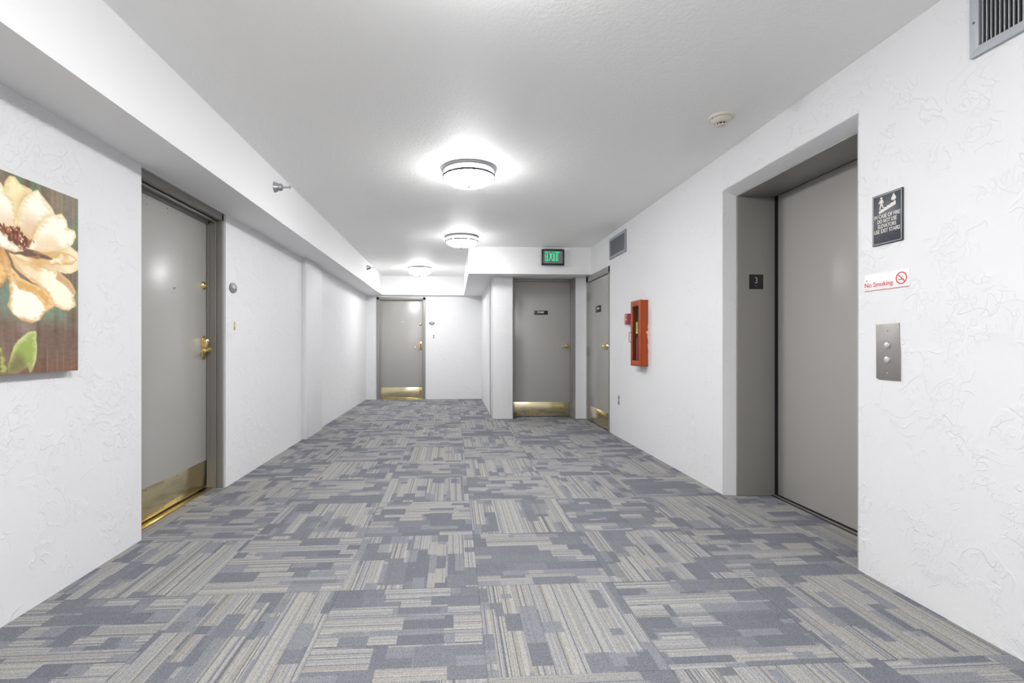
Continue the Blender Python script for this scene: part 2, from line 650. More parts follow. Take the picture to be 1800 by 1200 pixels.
def deadbolt(parent, mat, name='deadbolt'):
    b = MB()
    b.lathe([(0.0, 0.024), (0.012, 0.024), (0.0165, 0.0225), (0.0185, 0.018), (0.021, 0.010), (0.0265, 0.007), (0.030, 0.003), (0.031, 0.0)], 28, mat)
    d = b.build(name, M['brass'], parent)
    b = MB()
    lbox(b, mat, -0.0012, 0.0012, -0.006, 0.006, 0.023, 0.0246)
    b.build('keyhole', M['black'], d)
    return d


deadbolt(leaf, on_left(3.79, 1.517, LF))


def entry_set(parent, mat, mirror=1):
    """long brass escutcheon with arched cylinder hood and a wave lever; lever runs to local -x*mirror"""
    b = MB()
    pts = []
    W, H = 0.030, 0.088
    for k in range(13):
        a = PI * k / 12
        pts.append((W * math.cos(a), H - W * 0.75 + W * 0.75 * math.sin(a)))
    for k in range(13):
        a = PI + PI * k / 12
        pts.append((W * math.cos(a), -H + W * 0.85 + W * 0.85 * math.sin(a)))
    b.prism(pts, 0.0, 0.009, mat, 0.003)
    e = b.build('escutcheon', M['brass'], parent)
    b = MB()                       # raised hood above the lever holding the key cylinder
    prof = [(-0.02, 0.012, 0.014), (-0.005, 0.016, 0.020), (0.015, 0.0155, 0.028), (0.035, 0.016, 0.034), (0.055, 0.0165, 0.036), (0.066, 0.013, 0.030), (0.072, 0.006, 0.02)]
    bm = bmesh.new()
    rings = []
    for (y, rx, dz) in prof:
        rings.append([bm.verts.new((rx * math.cos(PI * q / 12), y, 0.006 + dz * math.sin(PI * q / 12))) for q in range(13)])
    for a, c in zip(rings, rings[1:]):
        for q in range(12):
            bm.faces.new((a[q], a[q + 1], c[q + 1], c[q]))
    bm.faces.new(rings[0]); bm.faces.new(rings[-1])
    b._add(bm, mat)
    b.build('cylinder_hood', M['brass'], e)
    b = MB().lathe([(0, 0.047), (0.010, 0.046), (0.012, 0.043), (0.012, 0.030)], 20, mat @ Matrix.Translation((0, 0.046, 0)))
    b.build('key_cylinder', M['chrome'], e)
    b = MB()
    b.lathe([(0.0, 0.062), (0.009, 0.062), (0.010, 0.058), (0.010, 0.02), (0.016, 0.012), (0.021, 0.006)], 22, mat @ Matrix.Translation((0, -0.018, 0)))
    q = []
    r = []
    for k in range(15):
        t = k / 14
        q.append(mat @ Vector((-mirror * 0.105 * t, -0.018 + 0.013 * math.sin(t * 2 * PI * 0.95), 0.058 - 0.014 * t * t)))
        r.append(0.0085 * (1 - 0.35 * t) + 0.003 * (t > 0.9))
    b.tube(q, r, 10)
    b.build('lever', M['brass'], e)
    return e


entry_set(leaf, on_left(3.785, 1.058, LF))

# ---- door 2: far apartment door
d2 = empty('door_2', (-1.03, YF, 0), 'grey apartment door at the far end of the corridor', 'door', kind='structure')
fx0, fx1 = -1.512, -0.546
b = MB()
for s_, xw in ((1, fx0), (-1, fx1)):
    b.box(min(xw, xw + s_ * 0.050), max(xw, xw + s_ * 0.050), YF - 0.012, YF + 0.05, 0, 2.034, 0.002)
    b.box(min(xw, xw + s_ * 0.062), max(xw, xw + s_ * 0.062), YF + 0.014, YF + 0.05, 0, 2.0, 0.002)
    b.box(min(xw, xw + s_ * 0.045), max(xw, xw + s_ * 0.045), YF + 0.05, YF + 0.19, 0, 2.03)
b.box(fx0, fx1, YF - 0.012, YF + 0.05, 1.985, 2.034, 0.002)
b.box(fx0, fx1, YF + 0.014, YF + 0.05, 1.972, 2.03, 0.002)
b.build('door_frame', M['frame'], d2)
b = MB().box(fx0 + 0.054, fx1 - 0.054, YF + 0.052, YF + 0.097, 0.018, 1.975, 0.0015)
leaf2 = b.build('door_leaf', M['door'], d2)
F2 = YF + 0.052
b = MB().box(fx0 + 0.068, fx1 - 0.068, F2 - 0.0015, F2, 0.024, 0.235, 0.0004)
kp = b.build('kick_plate', M['kick'], leaf2); kp['label'] = 'brass kick plate'
b = MB().box(fx0 + 0.06, fx1 - 0.06, YF + 0.0, YF + 0.10, 0, 0.012, 0.003)
o = b.build('threshold', M['brass'], d2); o['label'] = 'brass threshold strip'
b = MB().lathe([(0, 0.006), (0.008, 0.006), (0.012, 0.003), (0.013, 0)], 16, on_front(-1.012, 1.545, F2))
b.build('peephole', M['nickel'], leaf2)
deadbolt(leaf2, on_front(-0.65, 1.497, F2))
entry_set(leaf2, on_front(-0.65, 1.065, F2))
b = MB()
mt = on_front(-0.652, 0.17, F2 - 0.0015)
lbox(b, mt, -0.018, 0.018, -0.055, 0.055, 0, 0.006, 0.002)
b.tube([mt @ Vector((0, 0.04, 0.008)), mt @ Vector((0, 0.0, 0.02)), mt @ Vector((0, -0.05, 0.014))], [0.010, 0.009, 0.012], 10)
o = b.build('kick_down_stop', M['brass'], leaf2)
b = MB().lathe([(0, 0.012), (0.011, 0.010), (0.013, 0.0)], 14, mt @ Matrix.Translation((0, -0.062, 0)))
b.build('rubber_tip', M['black'], o)
b = MB().lathe([(0, 0.006), (0.008, 0.004), (0.009, 0.0)], 14, mt @ Matrix.Translation((0, 0.058, 0)))
b.build('stop_hinge', M['black'], o)

# ---- door 3: stairs
d3 = empty('door_3', (1.34, YC, 0), 'grey stairs door under the exit sign, brass kick plate', 'door', kind='structure')
F3 = 7.372
sx0, sx1 = 0.876, 1.793
b = MB()
b.box(sx1, sx1 + 0.004 + 0.0, YC + 0.004, F3 + 0.06, 0, HS)
b.box(sx0 - 0.004, sx0, YC + 0.004, F3 + 0.06, 0, HS)
b.box(sx1 - 0.016, sx1, F3 - 0.055, F3 - 0.003, 0, HS, 0.002)
b.box(sx0, sx0 + 0.014, F3 + 0.0, F3 + 0.05, 0, HS, 0.002)
b.box(sx0, sx1, F3 - 0.045, F3 - 0.003, 2.035, HS, 0.002)
b.box(sx1 - 0.02, sx1, F3 - 0.001, F3 + 0.06, 0, HS)
b.build('door_frame', M['frame'], d3)
b = MB().box(sx0 + 0.006, sx1 - 0.022, F3, F3 + 0.045, 0.012, 2.05, 0.0015)
leaf3 = b.build('door_leaf', M['door'], d3)
b = MB().box(sx0 + 0.012, sx1 - 0.028, F3 - 0.0015, F3, 0.022, 0.224, 0.0004)
kp = b.build('kick_plate', M['kick'], leaf3); kp['label'] = 'polished brass kick plate'
b = MB()
lbox(b, on_front(1.325, 1.568, F3), -0.108, 0.108, -0.034, 0.034, 0, 0.004, 0.001)
sg = b.build('name_sign', M['black'], leaf3); sg['label'] = 'black sign reading STAIRS'
b = MB()
text_mb(b, 'STAIRS', 0.034, on_front(1.320, 1.572, F3 - 0.004), bold=0.0010, width=0.098)
b.build('lettering', M['cream'], sg, smooth=False)
b = MB()
for (x0, x1, y0, y1) in ((-0.108, 0.108, 0.031, 0.034), (-0.108, 0.108, -0.034, -0.031), (-0.108, -0.105, -0.034, 0.034), (0.105, 0.108, -0.034, 0.034)):
    lbox(b, on_front(1.325, 1.568, F3), x0, x1, y0, y1, 0.0038, 0.005)
b.build('sign_border', M['nickel'], sg)


def lever_set(parent, mat, length=0.10):
    b = MB().lathe([(0.0, 0.020), (0.022, 0.019), (0.030, 0.013), (0.036, 0.004), (0.037, 0.0)], 28, mat)
    r = b.build('rose', M['brass'], parent)
    b = MB()
    b.lathe([(0.0, 0.060), (0.013, 0.060), (0.016, 0.054), (0.016, 0.018)], 20, mat)
    pts = [mat @ Vector((-length * t, 0.001 - 0.006 * t, 0.054 - 0.012 * t * t)) for t in (0, 0.15, 0.3, 0.5, 0.7, 0.85, 1.0)]
    b.tube(pts, [0.014, 0.014, 0.012, 0.0105, 0.0095, 0.009, 0.0075], 12)
    b.build('lever', M['brass'], r)


lever_set(leaf3, on_front(1.722, 1.066, F3))

# ---- door 4: utility door in the right wall
d4 = empty('door_4', (XR, 6.5, 0), 'narrow grey utility door in the right wall beside the stairs door', 'door', kind='structure')
b = MB()
b.box(XR - 0.004, 2.1, UY0, UY0 + 0.045, 0, FT, 0.002)
b.box(XR - 0.004, 2.1, UY1 - 0.085, UY1, 0, FT, 0.002)
b.box(XR - 0.004, 2.1, UY0, UY1, 1.980, FT, 0.002)
b.build('door_frame', M['frame'], d4)
F4 = XR + 0.004
b = MB().box(F4, F4 + 0.045, UY0 + 0.051, UY1 - 0.091, 0.016, 1.970, 0.0015)
leaf4 = b.build('door_leaf', M['door'], d4)
b = MB().box(F4 + 0.005, F4 + 0.06, UY0 + 0.045, UY1 - 0.085, 1.968, 1.981)
b.build('door_gap', M['gap'], d4)
b = MB().box(F4 - 0.0015, F4, UY0 + 0.058, UY1 - 0.135, 0.022, 0.222, 0.0004)
kp = b.build('kick_plate', M['kick'], leaf4); kp['label'] = 'polished brass kick plate'
for z in (1.77, 0.99, 0.29):
    b = MB()
    b.tube([(XR - 0.012, UY1 - 0.088, z - 0.057), (XR - 0.012, UY1 - 0.088, z + 0.057)], 0.009, 12)
    b.box(XR - 0.006, XR + 0.003, UY1 - 0.118, UY1 - 0.060, z - 0.055, z + 0.055, 0.001)
    b.build('hinge', M['frame'], d4)
b = MB()
mt = on_right(6.487, 1.563, F4)
lbox(b, mt, -0.112, 0.112, -0.045, 0.045, 0, 0.004, 0.001)
sg = b.build('name_sign', M['black'], leaf4); sg['label'] = 'small black name sign'
b = MB()
text_mb(b, 'ELECTRIC', 0.034, on_right(6.487, 1.568, F4 - 0.004), bold=0.0010, width=0.115)
b.build('lettering', M['cream'], sg, smooth=False)
lever_set(leaf4, on_right(6.105, 1.066, F4))
# lever of this door points to the hinge side (away from the camera)

# ---- door 5: elevator
d5 = empty('door_5', (2.0, (EY0 + EY1) / 2, 0), 'wide taupe elevator door recessed in the right wall, number 3 on its jamb', 'elevator door', kind='structure')
b = MB()
b.box(2.028, 2.306, EY1 - 0.034, EY1, 0, EZ - 0.044, 0.002)
b.box(2.028, 2.306, EY0, EY0 + 0.034, 0, EZ - 0.044, 0.002)
b.box(2.028, 2.306, EY0, EY1, EZ - 0.045, EZ, 0.002)
b.build('door_frame', M['elevframe'], d5)
b = MB().box(2.306, 2.42, EY1 - 0.03, EY1, 0, EZ).box(2.306, 2.42, EY0, EY0 + 0.03, 0, EZ).box(2.306, 2.42, EY0, EY1, EZ - 0.035, EZ)
b.box(2.306, 2.42, EY0, EY1, -0.001, 0.0015)
b.build('shaft_gap', M['gap'], d5)
b = MB().box(2.322, 2.360, EY0 + 0.031, EY1 - 0.046, 0.008, EZ - 0.040, 0.001)
pan = b.build('door_panel', M['elev'], d5)
b = MB().box(2.286, 2.304, EY0 + 0.034, EY1 - 0.034, -0.001, 0.006, 0.001)
b.build('sill', M['steel'], d5)
b = MB().box(2.274, 2.286, EY0 + 0.034, EY1 - 0.034, -0.001, 0.002)
b.build('sill_groove', M['gap'], d5)
b = MB()
mt = on_front(2.166, 1.530, EY1 - 0.034)
lbox(b, mt, -0.052, 0.052, -0.052, 0.052, 0, 0.003, 0.0008)
sg = b.build('floor_number_sign', M['black'], d5); sg['label'] = 'black square plate with the number 3'
b = MB()
text_mb(b, '3', 0.062, on_front(2.166, 1.538, EY1 - 0.037), sx=0.85)
for dx in (-0.008, 0.0):
    b.lathe([(0, 0.001), (0.0018, 0.0006), (0.0022, 0)], 8, on_front(2.166 + dx, 1.500, EY1 - 0.037))
b.build('lettering', M['nickel'], sg, smooth=False)


# ------------------------------------------------------------------ ceiling lamps
def make_lamp(loc, label, k):
    t = empty('ceiling_light', loc, label, 'ceiling light', 'flush ceiling lights along the corridor')
    mt = Matrix.Translation(loc) @ Matrix.Diagonal((1, -1, -1, 1))
    b = MB().lathe([(0.0, 0.0), (0.213, 0.0), (0.216, 0.006), (0.212, 0.018), (0.205, 0.026), (0.196, 0.028), (0.0, 0.028)], 64, mt)
    b.build('mounting_plate', M['nickel'], t)
    b = MB().lathe([(0.0, 0.0285), (0.192, 0.0285), (0.194, 0.034), (0.194, 0.0615), (0.0, 0.0615)], 64, mt)
    b.build('glass_drum', lamp_mat(k)[0], t)
    b = MB().lathe([(0.0, 0.062), (0.194, 0.062), (0.190, 0.078), (0.178, 0.094), (0.150, 0.110), (0.110, 0.121), (0.06, 0.127), (0.0, 0.129)], 64, mt)
    b.build('glass_bowl', lamp_mat(k)[1], t)
    b = MB()
    n = 64
    b.lathe([(0.1955, 0.056), (0.2045, 0.055), (0.2050, 0.063), (0.2045, 0.071), (0.1955, 0.070), (0.1955, 0.056)], n, mt)
    b.build('cage_ring', M['cagewhite'], t)
    for q4 in range(4):
        b = MB()
        for off in (0.0,):
            a = PI / 4 + q4 * PI / 2 + off
            pts = []
            for (r, h) in ((0.199, 0.066), (0.193, 0.081), (0.182, 0.097), (0.153, 0.1135), (0.112, 0.125), (0.06, 0.132), (0.004, 0.136)):
                pts.append(mt @ Vector((r * math.cos(a), r * math.sin(a), h)))
            b.tube(pts, 0.0026, 6)
        for da in (-0.07, 0.07):
            a2 = a + da
            b.tube([mt @ Vector((0.199 * math.cos(a2), 0.199 * math.sin(a2), 0.022)), mt @ Vector((0.199 * math.cos(a2), 0.199 * math.sin(a2), 0.06))], 0.0020, 6)
        b.build('cage_wire', M['cagewhite'], t)
    b = MB().lathe([(0.0, 0.130), (0.011, 0.132), (0.013, 0.138), (0.008, 0.144), (0.005, 0.150), (0.0, 0.153)], 20, mt)
    b.build('finial', M['cagewhite'], t)
    return t


# the lamps nearer the lift give more light than the ones deep in the corridor
for loc, lab, k in (((0.125, 3.85, HC), 'round white glowing flush ceiling light, largest and nearest of the three', 0.80),
                    ((0.112, 6.24, HC), 'middle glowing ceiling light, just left of the dropped soffit by the exit sign', 0.50),
                    ((-0.586, 8.78, HC), 'farthest glowing ceiling light, in front of the far apartment door', 0.66),
                    ((0.138, 1.43, HC), 'glowing ceiling light just above the top edge of the photo, nearest the camera', 0.96),
                    ((0.15, -1.05, HC), 'glowing ceiling light behind the camera', 1.4)):
    make_lamp(loc, lab, k)


# ------------------------------------------------------------------ smoke detector
t = empty('smoke_detector', (1.608, 2.865, HC), 'cream round smoke detector on the ceiling near the elevator', 'smoke detector')
mt = ceil_at(1.608, 2.865)
b = MB().lathe([(0.0, 0.0), (0.073, 0.0), (0.075, 0.004), (0.074, 0.012), (0.068, 0.017), (0.058, 0.018), (0.0, 0.018)], 48, mt)
b.build('base_ring', M['ivory'], t)
b = MB().lathe([(0.0, 0.018), (0.057, 0.018), (0.056, 0.024), (0.050, 0.028), (0.046, 0.034), (0.038, 0.038), (0.031, 0.040), (0.0, 0.040)], 48, mt)
b.build('housing', M['ivory'], t)
b = MB().lathe([(0.0, 0.040), (0.024, 0.040), (0.024, 0.051), (0.0, 0.051)], 32, mt)
b.build('sensor_slot', M['black'], t)
b = MB().lathe([(0.0, 0.060), (0.016, 0.059), (0.027, 0.055), (0.029, 0.051), (0.0, 0.051)], 36, mt)
for k in range(8):
    a = k * PI / 4 + 0.2
    b.tube([mt @ Vector((0.0265 * math.cos(a), 0.0265 * math.sin(a), 0.038)), mt @ Vector((0.0265 * math.cos(a), 0.0265 * math.sin(a), 0.053))], 0.0026, 6)
b.build('sensor_cap', M['ivory'], t)
b = MB().lathe([(0, 0.0205), (0.003, 0.020), (0.0036, 0.017)], 10, mt @ Matrix.Translation((-0.062, 0.015, 0)))
b.build('indicator', M['black'], t)


# ------------------------------------------------------------------ sidewall sprinklers
def sprinkler(loc, label):
    t = empty('sprinkler', loc, label, 'sprinkler', 'chrome sprinkler heads on the left soffit')
    mt = Matrix(((0, 0, 1, loc[0]), (1, 0, 0, loc[1]), (0, 1, 0, loc[2]), (0, 0, 0, 1)))
    b = MB().lathe([(0.018, 0.058), (0.024, 0.057), (0.0275, 0.052), (0.0285, 0.034), (0.031, 0.024), (0.038, 0.012), (0.043, 0.003), (0.0435, 0.0)], 40, mt)
    b.build('escutcheon', M['chrome'], t)
    b = MB().lathe([(0.0, 0.066), (0.010, 0.066), (0.012, 0.060), (0.014, 0.058), (0.018, 0.054), (0.018, 0.05)], 24, mt)
    b.lathe([(0.0, 0.090), (0.0055, 0.089), (0.006, 0.066)], 16, mt)
    b.build('pipe_nipple', M['nickel'], t)
    b = MB()
    for s_ in (-1, 1):
        b.tube([mt @ Vector((s_ * 0.008, 0, 0.066)), mt @ Vector((s_ * 0.0125, 0, 0.082)), mt @ Vector((s_ * 0.010, 0, 0.100)), mt @ Vector((0, 0, 0.112))], 0.0032, 8)
    b.lathe([(0.0, 0.116), (0.005, 0.116), (0.006, 0.108), (0.0, 0.106)], 12, mt)
    b.build('frame_arms', M['nickel'], t)
    b = MB()
    lbox(b, mt, -0.014, 0.014, 0.004, 0.006, 0.110, 0.128, 0.0005)
    lbox(b, mt, -0.015, 0.015, -0.014, 0.014, 0.1155, 0.1175, 0.0005)
    b.build('deflector', M['nickel'], t)
    return t


s0 = sprinkler((XSL, 3.965, 2.312), 'chrome sidewall sprinkler head on the left soffit above the nearest door')
s1 = copy_tree(s0)
s1.location = (XSL, 8.13, 2.338)
s1['label'] = 'small distant chrome sprinkler head near the far end of the left soffit'


# ------------------------------------------------------------------ air vents on the right wall
def vent(y_far, y_near, z0, z1, label, bd, nslat, fmat, smat, louv):
    t = empty('air_vent', (XR, (y_far + y_near) / 2, z0), label, 'air vent', 'air vents high on the right wall')
    b = MB().box(XR - 0.003, XR - 0.0005, y_near + 0.01, y_far - 0.01, z0 + 0.01, z1 - 0.01)
    b.build('backing', M['dark'], t)
    b = MB()
    d = 0.016
    mt = on_right(0, 0)
    outer = [(-y_far, z0), (-y_near, z0), (-y_near, z1), (-y_far, z1)]
    inner = [(-y_far + bd, z0 + bd), (-y_near - bd, z0 + bd), (-y_near - bd, z1 - bd), (-y_far + bd, z1 - bd)]
    for k in range(4):
        k2 = (k + 1) % 4
        b.prism([outer[k], outer[k2], inner[k2], inner[k]], 0.0, d, mt, 0.0012)
    b.build('frame', fmat, t)
    n = nslat
    for k in range(n):
        y = y_near + bd + (k + 0.5) * (y_far - y_near - 2 * bd) / n
        b = MB()
        m2 = on_right(y, (z0 + z1) / 2) @ Matrix.Rotation(math.radians(18 if not louv else -14), 4, 'Y')
        h = (z1 - z0) / 2 - bd + 0.002
        lbox(b, m2, -0.0011 - (0.004 if louv else 0), 0.0011 + (0.003 if louv else 0), -h, h, 0.0035 if not louv else 0.009, 0.0145 if not louv else 0.0115)
        b.build('slat', smat, t)
    for yy in (y_near + bd / 2, y_far - bd / 2):
        b = MB().lathe([(0, 0.0185), (0.003, 0.018), (0.0045, 0.016)], 10, on_right(yy, (z0 + z1) / 2))
        o = b.build('screw', M['rust'], t)
    return t


vent(1.717, 1.05, 2.141, 2.392, 'large grey metal air vent cut by the upper right corner of the photo', 0.032, 42, M['alu'], M['slat'], False)
vent(5.972, 5.402, 2.128, 2.378, 'small distant grey air vent high on the wall above the fire cabinet', 0.032, 30, M['ventgrey'], M['ventgrey'], True)


# ------------------------------------------------------------------ exit sign
t = empty('exit_sign', (1.41, YSR, 2.31), 'green lit EXIT sign in a black frame on the dropped soffit', 'exit sign')
ex0, ex1, ez0, ez1 = 1.232, 1.548, 2.190, 2.412
fy = YSR - 0.045
b = MB().box(ex0 + 0.008, ex1 - 0.008, fy + 0.006, YSR, ez0 + 0.006, ez1 - 0.006, 0.003)
b.build('housing', M['black'], t)
b = MB()
for (x0, x1, z0, z1) in ((ex0, ex1, ez1 - 0.020, ez1), (ex0, ex1, ez0, ez0 + 0.024), (ex0, ex0 + 0.020, ez0, ez1), (ex1 - 0.020, ex1, ez0, ez1)):
    b.box(x0, x1, fy - 0.006, fy + 0.012, z0, z1, 0.002)
b.build('frame', M['black'], t)
b = MB().box(ex0 + 0.018, ex1 - 0.018, fy + 0.001, fy + 0.006, ez0 + 0.02, ez1 - 0.018)
b.build('face_panel', M['signgrey'], t)
b = MB()
mt = on_front((ex0 + ex1) / 2 - 0.010, (ez0 + ez1) / 2 + 0.004, fy + 0.001)
text_mb(b, 'EXIT', 0.19, mt, bold=0.0015, width=0.20, spacing=1.12, depth=0.001)
b.build('lettering', M['green'], t, smooth=False)
hx = (-0.066, -0.020, 0.020, 0.058)
for q, xx in enumerate(hx):
    for kk in range(5):
        if q == 1 and kk > 2: continue
        b = MB().lathe([(0, 0.0025), (0.0045, 0.0020), (0.0058, 0.0)], 10, mt @ Matrix.Translation((xx, 0.036 - kk * 0.020, 0.001)))
        b.build('diode', M['greenhot'], t)
b = MB().box(ex0 + 0.05, ex1 - 0.02, YSR - 0.02, YSR, ez1 - 0.008, ez1 + 0.014, 0.002)
o = b.build('mounting_canopy', simple('weathered canopy', (0.30, 0.27, 0.22, 1), 0.6), t)


# ------------------------------------------------------------------ fire extinguisher cabinet
CY0, CY1, CZ0, CZ1, CD = 4.792, 5.05, 0.868, 1.528, 0.082
t = empty('fire_extinguisher_cabinet', (XR, (CY0 + CY1) / 2, CZ0), 'orange-red fire extinguisher cabinet with a clear front on the right wall', 'fire cabinet')
b = MB()
xo = XR - CD + 0.018
b.box(xo, XR, CY0, CY0 + 0.004, CZ0, CZ1)
b.box(xo, XR, CY1 - 0.004, CY1, CZ0, CZ1)
b.box(xo, XR, CY0, CY1, CZ1 - 0.004, CZ1)
b.box(xo, XR, CY0, CY1, CZ0, CZ0 + 0.004)
b.build('cabinet_box', M['cabred'], t)
b = MB().box(XR - 0.006, XR - 0.001, CY0 + 0.004, CY1 - 0.004, CZ0 + 0.004, CZ1 - 0.004)  # panel colour carries the grey reflection of the window pane
o = b.build('back_panel', simple('back panel in reflection grey', (0.45, 0.42, 0.42, 1), 0.5), t); o['label'] = 'back panel greyed to imitate the pane reflection'
b = MB()
xd0, xd1 = XR - CD, xo - 0.001
mt = on_right(0, 0)
for (y0, y1, z0, z1) in ((CY0 - 0.003, CY0 + 0.040, CZ0 - 0.003, CZ1 + 0.003), (CY1 - 0.040, CY1 + 0.003, CZ0 - 0.003, CZ1 + 0.003), (CY0 + 0.039, CY1 - 0.039, CZ0 - 0.003, CZ0 + 0.052), (CY0 + 0.039, CY1 - 0.039, CZ1 - 0.052, CZ1 + 0.003)):
    b.box(xd0, xd1, y0, y1, z0, z1, 0.002)
dr = b.build('cabinet_door', M['cabred'], t)
b = MB().box(xd0 + 0.005, xd0 + 0.007, CY0 + 0.036, CY1 - 0.036, CZ0 + 0.046, CZ1 - 0.046)
b.build('window_pane', M['glass'], dr)
b = MB()
hy, hz = CY1 - 0.018, 1.16
b.tube([(xd0, hy, hz + 0.05), (xd0 - 0.022, hy, hz + 0.05), (xd0 - 0.024, hy, hz + 0.047), (xd0 - 0.024, hy, hz - 0.047), (xd0 - 0.022, hy, hz - 0.05), (xd0, hy, hz - 0.05)], 0.0035, 8)
b.build('door_pull', M['cabred'], dr)
b = MB()                           # chipped caulk along the wall joint
rnd = random.Random(4)
for (z0, z1, wd) in ((0.93, 1.00, 0.003), (1.03, 1.09, 0.005), (1.12, 1.20, 0.008), (1.17, 1.225, 0.020), (1.235, 1.29, 0.005)):
    n = 9
    L_, R_ = [], []
    for k in range(n):
        z = z0 + (z1 - z0) * k / (n - 1)
        L_.append((XR - 0.0, z))
        R_.append((XR - wd * (0.4 + rnd.random()) * math.sin(PI * (k + 0.6) / (n + 0.2)), z))
    pts = L_ + R_[::-1]
    b.prism([(p[0], p[1]) for p in pts], 0, 0.001, Matrix(((1, 0, 0, 0), (0, 0, -1, CY0), (0, 1, 0, 0), (0, 0, 0, 1))))
o = b.build('chipped_edge', M['peach'], t, smooth=False); o['label'] = 'pale chipped paint edge'
# extinguisher inside
ey = (CY0 + CY1) / 2
ex = XR - 0.040
t = empty('fire_extinguisher', (ex, ey, CZ0 + 0.005), 'red fire extinguisher with a yellow tag inside the clear-fronted cabinet', 'fire extinguisher')
mt = Matrix.Translation((ex, ey, CZ0 + 0.005))
b = MB().lathe([(0, 0), (0.027, 0), (0.030, 0.006), (0.030, 0.25), (0.028, 0.275), (0.018, 0.295), (0.010, 0.305), (0.010, 0.32), (0, 0.32)], 28, mt)
b.build('cylinder_body', M['extred'], t)
b = MB().lathe([(0, 0.35), (0.012, 0.35), (0.013, 0.32), (0.0, 0.32)], 16, mt)
b.build('valve', M['chrome'], t)
b = MB()
b.tube([(ex, ey - 0.01, CZ0 + 0.355), (ex - 0.004, ey - 0.055, CZ0 + 0.375)], [0.007, 0.005], 8)
b.tube([(ex, ey - 0.01, CZ0 + 0.345), (ex - 0.004, ey - 0.055, CZ0 + 0.340)], [0.006, 0.005], 8)
b.build('handle', M['black'], t)
b = MB()
b.tube([(ex, ey + 0.012, CZ0 + 0.34), (ex, ey + 0.05, CZ0 + 0.33), (ex, ey + 0.058, CZ0 + 0.28), (ex, ey + 0.045, CZ0 + 0.15), (ex, ey + 0.045, CZ0 + 0.10)], 0.006, 8)
b.build('hose', M['black'], t)
b = MB().box(ex - 0.034, ex - 0.0325, ey - 0.050, ey + 0.005, CZ0 + 0.325, CZ0 + 0.445, 0.0005)
o = b.build('inspection_tag', M['yellow'], t); o['label'] = 'yellow inspection tag'

# ------------------------------------------------------------------ fire alarm pull station
t = empty('fire_alarm_pull_station', (XR, 5.30, 1.36), 'small dark red fire alarm pull station beside the fire cabinet', 'fire alarm')
mt = on_right(5.30, 1.362)
b = MB()
lbox(b, mt, -0.045, 0.045, -0.06, 0.06, 0, 0.045, 0.006)
b.build('housing', M['alarmred'], t)
b = MB()
lbox(b, mt, -0.036, 0.036, -0.018, 0.012, 0.045, 0.056, 0.003)
lbox(b, mt, -0.012, 0.012, -0.045, -0.018, 0.045, 0.060, 0.003)
b.build('pull_handle', simple('pale pink handle', (0.60, 0.30, 0.32, 1), 0.4), t)
b = MB()
text_mb(b, 'FIRE', 0.022, mt, 0, 0.036, 0.0455)
b.build('lettering', M['cream'], t, smooth=False)

# ------------------------------------------------------------------ outlet
t = empty('wall_outlet', (XR, 5.655, 0.435), 'small grey outlet low on the right wall beside the utility door', 'outlet')
mt = on_right(5.655, 0.435)
b = MB()
lbox(b, mt, -0.030, 0.030, -0.057, 0.057, 0, 0.005, 0.002)
b.build('cover_plate', simple('light grey plate', (0.42, 0.42, 0.43, 1), 0.4), t)
for s_ in (-1, 1):
    b = MB()
    pts = [(0.017 * math.cos(a), s_ * 0.027 + 0.0165 * math.sin(a)) for a in [k * PI / 10 for k in range(20)]]
    b.prism(pts, 0.004, 0.0075, mt, 0.0008)
    r = b.build('receptacle', M['oldgrey'], t)
    b = MB()
    for dx in (-0.006, 0.006):
        lbox(b, mt, dx - 0.0012, dx + 0.0012, s_ * 0.027 - 0.002, s_ * 0.027 + 0.007, 0.007, 0.0080)
    b.lathe([(0, 0.0081), (0.003, 0.0080), (0.003, 0.007)], 10, mt @ Matrix.Translation((0, s_ * 0.027 - 0.008, 0)))
    b.build('slots', M['black'], r)


# ------------------------------------------------------------------ room number plaques and door bells
def plaque(mt, loc, num, label, a=0.062, c=0.041):
    t = empty('room_number_plaque', loc, label, 'room number sign', 'oval room number plaques')
    b = MB()
    b.prism([(a * math.cos(k * PI / 24), c * math.sin(k * PI / 24)) for k in range(48)], 0, 0.008, mt, 0.0015)
    b.build('plate', M['greyplate'], t)
    b = MB()
    for q in range(48):
        a0, a1 = q * PI / 24, (q + 1) * PI / 24
        f = lambda k, ang: (k * a * math.cos(ang), (c - (1 - k) * a) * math.sin(ang))
        b.prism([f(0.95, a0), f(0.95, a1), f(0.90, a1), f(0.90, a0)], 0.008, 0.0088, mt)
    b.build('rim', M['nickel'], t)
    b = MB()
    text_mb(b, num, 0.036, mt, 0, 0.008, 0.0085, bold=0.0008)
    for k in range(7):
        b.lathe([(0, 0.001), (0.0012, 0.0006), (0.0015, 0)], 6, mt @ Matrix.Translation((-0.024 + 0.008 * k, -0.020 + 0.004 * (k % 2), 0.008)))
    b.build('lettering', M['cream'], t, smooth=False)
    return t


plaque(on_left(3.985, 1.524), (XL, 3.985, 1.524), '303', 'grey oval room number plaque on the left wall beside the nearest door')
plaque(on_front(-0.421, 1.518, YF), (-0.421, YF, 1.518), '304', 'small grey oval room number plaque right of the far door', 0.058, 0.035)


